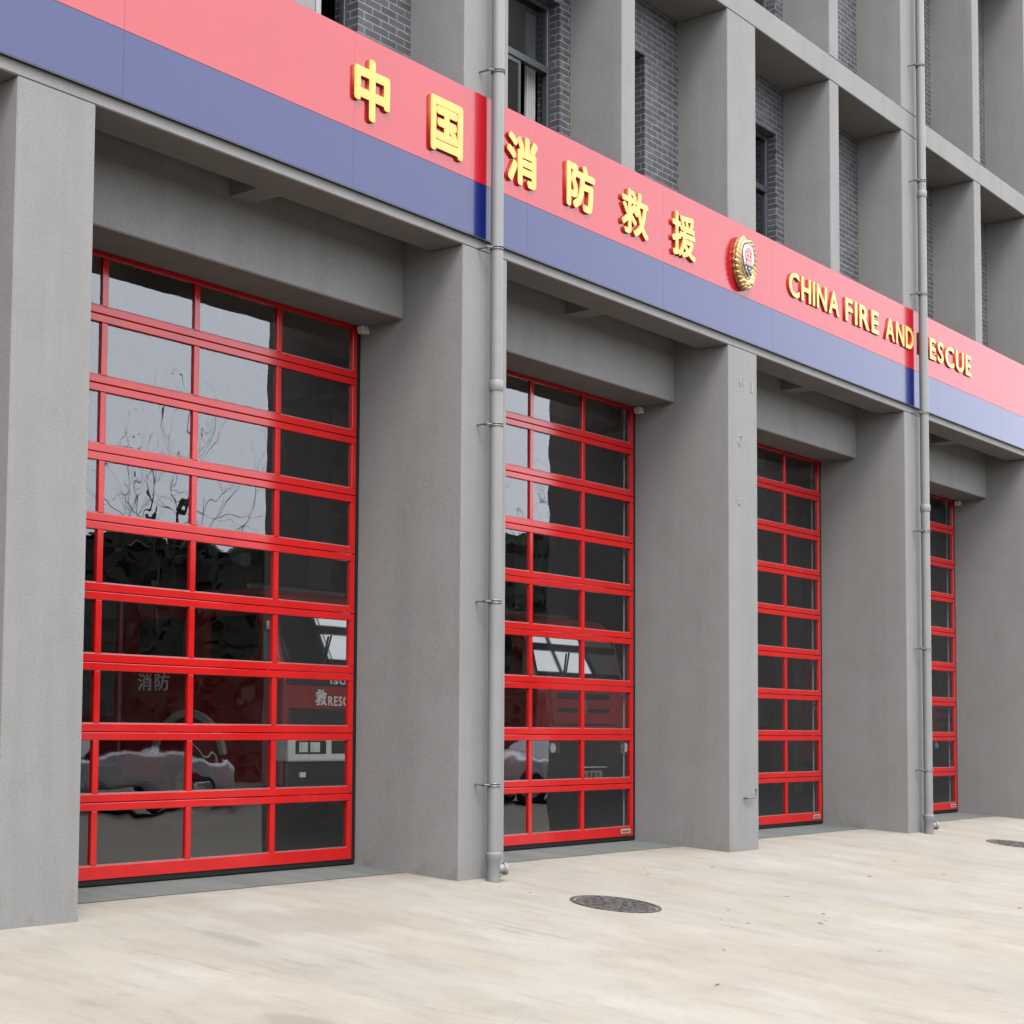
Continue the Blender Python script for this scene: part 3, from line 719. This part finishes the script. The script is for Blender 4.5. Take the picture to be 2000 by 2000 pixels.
# ------------------------------------------------------------------ fire engines inside
def mirror_text(o): return o
def fire_engine(label, style, x, y):
    tr = thing('fire_engine', label, 'fire engine', (x, y, 0.085), 0, 'fire engines parked behind the red doors')
    wd = 1.24
    o_ = Vector((0, 0, 0))
    # cab: profile in Y,Z  (front at y=0)
    bm = NB()
    prism(bm, [(0.02, 0.62), (0.0, 1.95), (0.06, 2.02), (0.235, 2.77), (0.40, 3.00), (0.55, 3.06), (2.9, 3.06), (2.9, 0.62)], 'x', -wd, wd)
    obj('cab', bm, 'truck_red', tr, 0.04, seg=2)
    bm = NB(); prism(bm, [(0.055, 2.05), (0.218, 2.74), (0.203, 2.745), (0.040, 2.055)], 'x', -wd+0.10, wd-0.10); ws_ = obj('windscreen', bm, 'windscreen', tr)
    for sx_ in (-1, 1):
        bm = NB(); tube(bm, [(sx_*(wd-0.75), 0.03, 2.08), (sx_*(wd-0.1-0.9), 0.12, 2.5)], 0.014, 6); q_ = obj('wiper', bm, 'truck_black', None); q_.parent = ws_
        bm = NB(); prism(bm, [(0.75, 2.0), (1.25, 2.0), (1.25, 2.72), (0.48, 2.72), (0.40, 2.35)], 'x', sx_*wd*0.999, sx_*(wd+0.006))
        prism(bm, [(1.75, 2.05), (2.6, 2.05), (2.6, 2.72), (1.75, 2.72)], 'x', sx_*wd*0.999, sx_*(wd+0.006)); obj('side_window', bm, 'windscreen', tr)
        bm = NB(); a = sx_
        tube(bm, [(a*(wd-0.02), 0.28, 2.55), (a*(wd+0.16), 0.12, 2.62), (a*(wd+0.18), 0.10, 2.0), (a*(wd-0.02), 0.06, 1.95)], 0.022, 8)
        mr = obj('mirror_arm', bm, 'truck_white' if style == 2 else 'truck_black', tr, smooth=True)
        bm = NB(); B(bm, a*(wd+0.16)-0.09, a*(wd+0.16)+0.09, 0.07, 0.16, 2.12, 2.52); q_ = obj('mirror_head', bm, 'truck_black', None, 0.03); q_.parent = mr
    bm = NB(); B(bm, -0.95, 0.95, 0.9, 1.2, 3.065, 3.18); obj('light_bar', bm, 'truck_black', tr, 0.03)
    # bands on the nose
    if style == 2:
        bm = NB(); B(bm, -wd+0.05, wd-0.05, -0.012, 0.03, 1.86, 1.98); obj('nose_panel', bm, 'truck_black', tr, 0.01)
        bm = NB(); B(bm, -wd+0.10, wd-0.10, -0.016, 0.03, 1.24, 1.575); obj('grille', bm, 'truck_black', tr, 0.02)
        bm = NB(); B(bm, -wd-0.01, wd+0.01, -0.10, 0.12, 0.925, 1.20)
        bp_ = obj('bumper', bm, 'truck_white', tr, 0.03, seg=2)
        for sx_ in (-1, 1):
            bm = NB(); a, c = sorted((sx_*(wd-0.12), sx_*(wd-0.68))); B(bm, a, c, -0.112, -0.09, 1.02, 1.185); hs_ = obj('headlight', bm, 'truck_black', tr, 0.02)
            bm = NB(); a2, c2 = sorted((sx_*(wd-0.78), sx_*(wd-1.12))); B(bm, a2, c2, -0.108, -0.09, 1.02, 1.185); obj('bumper_opening', bm, 'truck_black', tr, 0.02)
            bm = NB()
            for u0, u1 in ((0.05, 0.20), (0.25, 0.42)):
                B(bm, a+u0, a+u1, -0.124, -0.112, 1.045, 1.165); B(bm, a+u0+0.03, a+u1-0.03, -0.136, -0.124, 1.07, 1.14)
            B(bm, sx_*0.95-0.05, sx_*0.95+0.05, -0.075, -0.05, 0.74, 0.80)
            q_ = obj('lamp', bm, 'lamp_glass', None); q_.parent = hs_
        bm = NB(); B(bm, -wd+0.03, wd-0.03, -0.05, 0.3, 0.55, 0.93); obj('underrun_bar', bm, 'truck_black', tr, 0.02)
        YF = -0.004
        glyph('character', '救', -0.66, -0.455, 1.615, 1.815, YF-0.004, YF+0.01, ('letter_white',), tr, 0.0, heavy=0.02)
        xs_ = -0.42; 
        for q in 'RESCUE':
            w_ = gwidth(q, 0.012)*0.155; glyph('letter', q, xs_, xs_+w_, 1.615, 1.735, YF-0.004, YF+0.01, ('letter_white',), tr, 0.012); xs_ += w_+0.022
        glyph('character', '援', xs_+0.03, xs_+0.235, 1.615, 1.815, YF-0.004, YF+0.01, ('letter_white',), tr, 0.0, heavy=0.02)
        xs_ = -0.40
        for q in 'ISUZU':
            w_ = gwidth(q, 0.03)*0.19; glyph('letter', q, xs_, xs_+w_, 1.885, 1.965, -0.018, -0.01, ('letter_white',), tr, 0.03); xs_ += w_+0.03
    else:
        bm = NB(); prism(bm, [(-0.98, 2.0), (0.98, 2.0), (0.86, 1.42), (-0.86, 1.42)], 'y', -0.03, 0.05); obj('grille_panel', bm, 'truck_red', tr, 0.02)
        for z0, z1 in ((1.80, 1.90), (1.60, 1.67)):
            bm = NB(); B(bm, -0.78, 0.66, -0.036, -0.02, z0, z1); obj('grille_slot', bm, 'truck_black', tr, 0.01)
        bm = NB(); prism(bm, [(-0.03, 1.80), (0.03, 1.80), (0.045, 1.62), (0, 1.56), (-0.045, 1.62)], 'y', -0.048, -0.03); obj('badge', bm, 'chrome', tr, 0.004)
        bm = NB(); B(bm, -wd, wd, -0.12, 0.2, 0.52, 1.36); obj('bumper', bm, 'truck_black', tr, 0.05, seg=2)
        for sx_ in (-1, 1):
            bm = NB(); a, c = sorted((sx_*(wd-0.08), sx_*(wd-0.40))); B(bm, a, c, -0.132, -0.1, 0.98, 1.18); hs_ = obj('headlight', bm, 'chrome', tr, 0.02)
            bm = NB(); tube(bm, [((a+c)/2-0.06, -0.132, 1.08), ((a+c)/2-0.06, -0.146, 1.08)], 0.07, 14); q_ = obj('lamp', bm, 'lamp_glass', None); q_.parent = hs_
        bm = NB(); B(bm, -0.30, 0.30, -0.132, -0.121, 0.58, 0.735); pt = obj('number_plate', bm, 'plate_grey', tr, 0.004)
        for k, q in enumerate('A119'):
            a = -0.23+k*0.12; g_ = glyph('plate_character', q, a, a+0.085, 0.61, 0.71, -0.136, -0.130, ('ink_dark',), pt, 0.01)
        bm = NB(); tube(bm, [(-0.42, -0.14, 0.80), (-0.38, -0.15, 0.785), (0.38, -0.15, 0.785), (0.42, -0.14, 0.80)], 0.014, 8); obj('plate_rail', bm, 'chrome', tr)
    # side lettering, fender arches, wheels, body
    for k, q in enumerate('消防'):
        f = lambda p: (-wd-0.001-p[1], 2.62-p[0], p[2])
        a = 0.0+k*0.33; glyph('character', q, a, a+0.27, 1.79, 2.02, 0.006, 0.0, ('letter_white',), tr, 0.0, Vector((0, 0, 0)), f, heavy=0.02)
    for yw in (1.62, 6.1):
        for sx_ in (-1, 1):
            bm = NB(); x0_ = sx_*(wd-0.33); x1_ = sx_*(wd+0.005)
            n = 28
            for r0, r1, xa, xb in ((0.30, 0.52, x0_, x1_),):
                prof = [(xa, r0), (xa, r1-0.03), (xa+sx_*0.03, r1), (xb-sx_*0.03, r1), (xb, r1-0.03), (xb, r0)]
                rg = [[bm.verts.new((px, yw+pr*math.cos(2*math.pi*k/n), 0.52+pr*math.sin(2*math.pi*k/n))) for k in range(n)] for px, pr in prof]
                rg.append(rg[0])
                for a, c in zip(rg, rg[1:]):
                    for k in range(n): bm.faces.new((a[k], a[(k+1) % n], c[(k+1) % n], c[k]))
            wh = obj('wheel', bm, 'tyre', tr, smooth=True)
            bm = NB(); tube(bm, [(sx_*(wd-0.2), yw, 0.52), (sx_*(wd-0.06), yw, 0.52)], 0.31, 24); tube(bm, [(sx_*(wd-0.07), yw, 0.52), (sx_*(wd-0.01), yw, 0.52)], 0.12, 14)
            q_ = obj('rim', bm, 'fender_grey', None, smooth=True); q_.parent = wh
            bm = NB()
            a_in, a_out = 0.60, 0.70
            arc = [R(12)+k*R(156)/18 for k in range(19)]
            po = [(yw+a_out*math.cos(a), 0.85+a_out*math.sin(a)) for a in arc] + [(yw+a_in*math.cos(a), 0.85+a_in*math.sin(a)) for a in arc[::-1]]
            if yw < 3: 
                prism(bm, po, 'x', *sorted((sx_*(wd-0.05), sx_*(wd+0.05)))); obj('fender_arch', bm, 'fender_grey', tr, 0.01)
    bm = NB(); B(bm, -0.45, 0.45, 0.4, 7.4, 0.5, 0.75); obj('chassis', bm, 'truck_black', tr)
    bm = NB(); B(bm, -wd, wd, 2.98, 7.6, 0.9, 3.2); bd = obj('body', bm, 'truck_red', tr, 0.03)
    for sx_ in (-1, 1):
        for a, c in ((3.1, 4.4), (4.5, 5.9), (6.0, 7.4)):
            bm = NB(); x0_, x1_ = sorted((sx_*(wd+0.001), sx_*(wd+0.012))); B(bm, x0_, x1_, a, c, 1.45, 3.0); q_ = obj('roller_shutter', bm, 'shutter_silver', None); q_.parent = bd
    return tr
t2 = fire_engine('red fire engine with white bumper and white rescue lettering, seen through the nearest door', 2, 15.58, 4.0)
t3 = fire_engine('red fire engine with slotted grille and black bumper, seen through the second door', 3, 21.02, 4.0)
for (x, y, lb) in ((26.46, 7.2, 'fire engine in the dark behind the third door'), (36.4, 4.3, 'fire engine showing a strip of red behind the narrowest, rightmost door')):
    c = copy_tree(t3); c.location = (x, y, 0.085); c['label'] = lb

# ------------------------------------------------------------------ across the forecourt (seen mirrored in the glass)
def parked_car(x, y, rz, label):
    d = thing('parked_car', label, 'car', (x, y, gz(y)), rz, 'pale cars parked across the forecourt')
    prof = [(-2.9, 0.42), (-2.95, 0.85), (-2.7, 1.15), (-1.7, 1.28), (2.5, 1.30), (2.85, 1.15), (2.9, 0.42)]
    bm = NB(); prism(bm, prof, 'y', -1.15, 1.15); obj('body', bm, 'car_silver', d, 0.14, True, seg=3)
    bm = NB(); prism(bm, [(-1.5, 1.27), (-0.6, 1.88), (1.5, 1.90), (2.45, 1.28)], 'y', -0.98, 0.98); cb_ = obj('cabin', bm, 'windscreen', d, 0.05)
    bm = NB(); prism(bm, [(-0.62, 1.885), (-0.5, 1.96), (1.4, 1.97), (1.52, 1.905)], 'y', -0.94, 0.94); q_ = obj('roof', bm, 'car_silver', None, 0.02); q_.parent = cb_
    for xx in (-1.85, 1.85):
        for yy in (-1.0, 1.0):
            bm = NB(); tube(bm, [(xx, yy-0.13, 0.44), (xx, yy+0.17*1, 0.44)], 0.44, 24); wh = obj('wheel', bm, 'tyre', d, 0.03, True)
            bm = NB(); tube(bm, [(xx, yy-0.16, 0.44), (xx, yy+0.19, 0.44)], 0.28, 20); q_ = obj('rim', bm, 'chrome', None, 0.02, True); q_.parent = wh
    for yy in (-0.85, 0.85):
        bm = NB(); blob(bm, Vector((-2.82, yy, 0.98)), (0.14, 0.24, 0.13)); obj('headlight', bm, 'lamp_glass', d, smooth=True)
    bm = NB(); B(bm, -2.99, -2.93, -0.6, 0.6, 0.62, 0.86); obj('grille', bm, 'truck_black', d, 0.02)
    return d
parked_car(24.0, -15.8, 0.12, 'silver car reflected low in the nearest door glass')
parked_car(36.5, -11.5, 0.5, 'silver car reflected low in the second door glass')
# a dense belt of dark trees
bm = NB()
rnd = random.Random(5)
for k in range(15000):
    x = rnd.uniform(-15, 120); h = (7.9 if x < 47.5 else 10.15) + 0.12*noise.noise(Vector((x*0.5, 0, 3)))
    z = -0.5 + (h+0.4)*rnd.random()**0.8; y = -28 - rnd.uniform(0, 2.2) + 0.8*noise.noise(Vector((x*0.4, z*0.5, 0)))
    s = rnd.uniform(0.16, 0.34); u = Vector((rnd.gauss(0, 1), rnd.gauss(0, 1), rnd.gauss(0, 1))).normalized(); w_ = frame_of(u)
    c = Vector((x, y, z)); vv = [bm.verts.new(c + s*a*w_[0] + s*0.6*b_*w_[1]) for a, b_ in ((-1, -1), (1, -1), (1, 1), (-1, 1))]; bm.faces.new(vv)
B(bm, -20, 47.5, -29.4, -28.6, -0.6, 7.7); B(bm, 47.5, 125, -29.4, -28.6, -0.6, 9.95)
tag(obj('tree_belt', bm, 'leaf_dark'), 'dense belt of dark evergreen trees mirrored in the door glass', 'trees', kind='stuff')
def bare_tree(x, y, h, seed, label):
    d = thing('bare_tree', label, 'tree', (x, y, gz(y)), 0, 'bare trees across the forecourt')
    rn = random.Random(seed); bt = NB(); bb = NB()
    def grow(bmx, p, dr, ln, r, lev):
        pts, rads = [p], [r]
        for k in range(4):
            dr = (dr + Vector((rn.gauss(0, .16), rn.gauss(0, .16), rn.gauss(0.03, .1)))).normalized(); p = p + dr*ln/4
            pts.append(p); rads.append(r*(1-0.09*(k+1)))
        tube(bmx, pts, rads, 6 if lev < 2 else 4)
        if lev < 4:
            for k in range(rn.choice((2, 3, 4))):
                q_ = pts[rn.choice((2, 3, 4))]; nd = (dr + Vector((rn.gauss(0, .6), rn.gauss(0, .6), rn.gauss(0.12, .45)))).normalized()
                grow(bb, q_, nd, ln*rn.uniform(0.55, 0.8), rads[-1]*0.80, lev+1)
    grow(bt, Vector((0, 0, -0.1)), Vector((0, 0, 1)), h*0.36, 0.075, 0)
    obj('trunk', bt, 'bark', d); obj('crown', bb, 'bark', d)
bare_tree(25.8, -18.5, 13.0, 3, 'bare tree reflected at the left of the nearest door')
bare_tree(30.6, -18.8, 14.0, 8, 'bare tree reflected in the middle of the nearest door')
bare_tree(45.0, -18.0, 14.0, 21, 'bare twiggy tree reflected in the second door')
bare_tree(49.5, -19.5, 12.0, 33, 'bare tree reflected beside the left downpipe')

# ------------------------------------------------------------------ dry bits on the concrete
bm = NB(); rn = random.Random(2)
spots = [(13.6+rn.gauss(0, .6), -2.2+rn.gauss(0, .5)) for _ in range(9)] + [(rn.uniform(6.5, 24), rn.uniform(-3.8, -0.3)) for _ in range(34)]
for (x, y) in spots:
    a = rn.uniform(0, 6.3); l_ = rn.uniform(0.012, 0.05); w_ = rn.uniform(0.003, 0.009); z = gz(y)+0.004
    u = Vector((math.cos(a), math.sin(a), SL*math.sin(a))); v_ = Vector((-math.sin(a), math.cos(a), SL*math.cos(a)))
    c = Vector((x, y, z)); k = [c-u*l_, c+v_*w_+Vector((0, 0, rn.uniform(0, .012))), c+u*l_, c-v_*w_+Vector((0, 0, rn.uniform(0, .01)))]
    bm.faces.new([bm.verts.new(p) for p in k])
tag(obj('leaf_litter', bm, 'dry_leaf'), 'scattered dry leaf bits and twigs on the pale concrete', 'litter', kind='stuff')
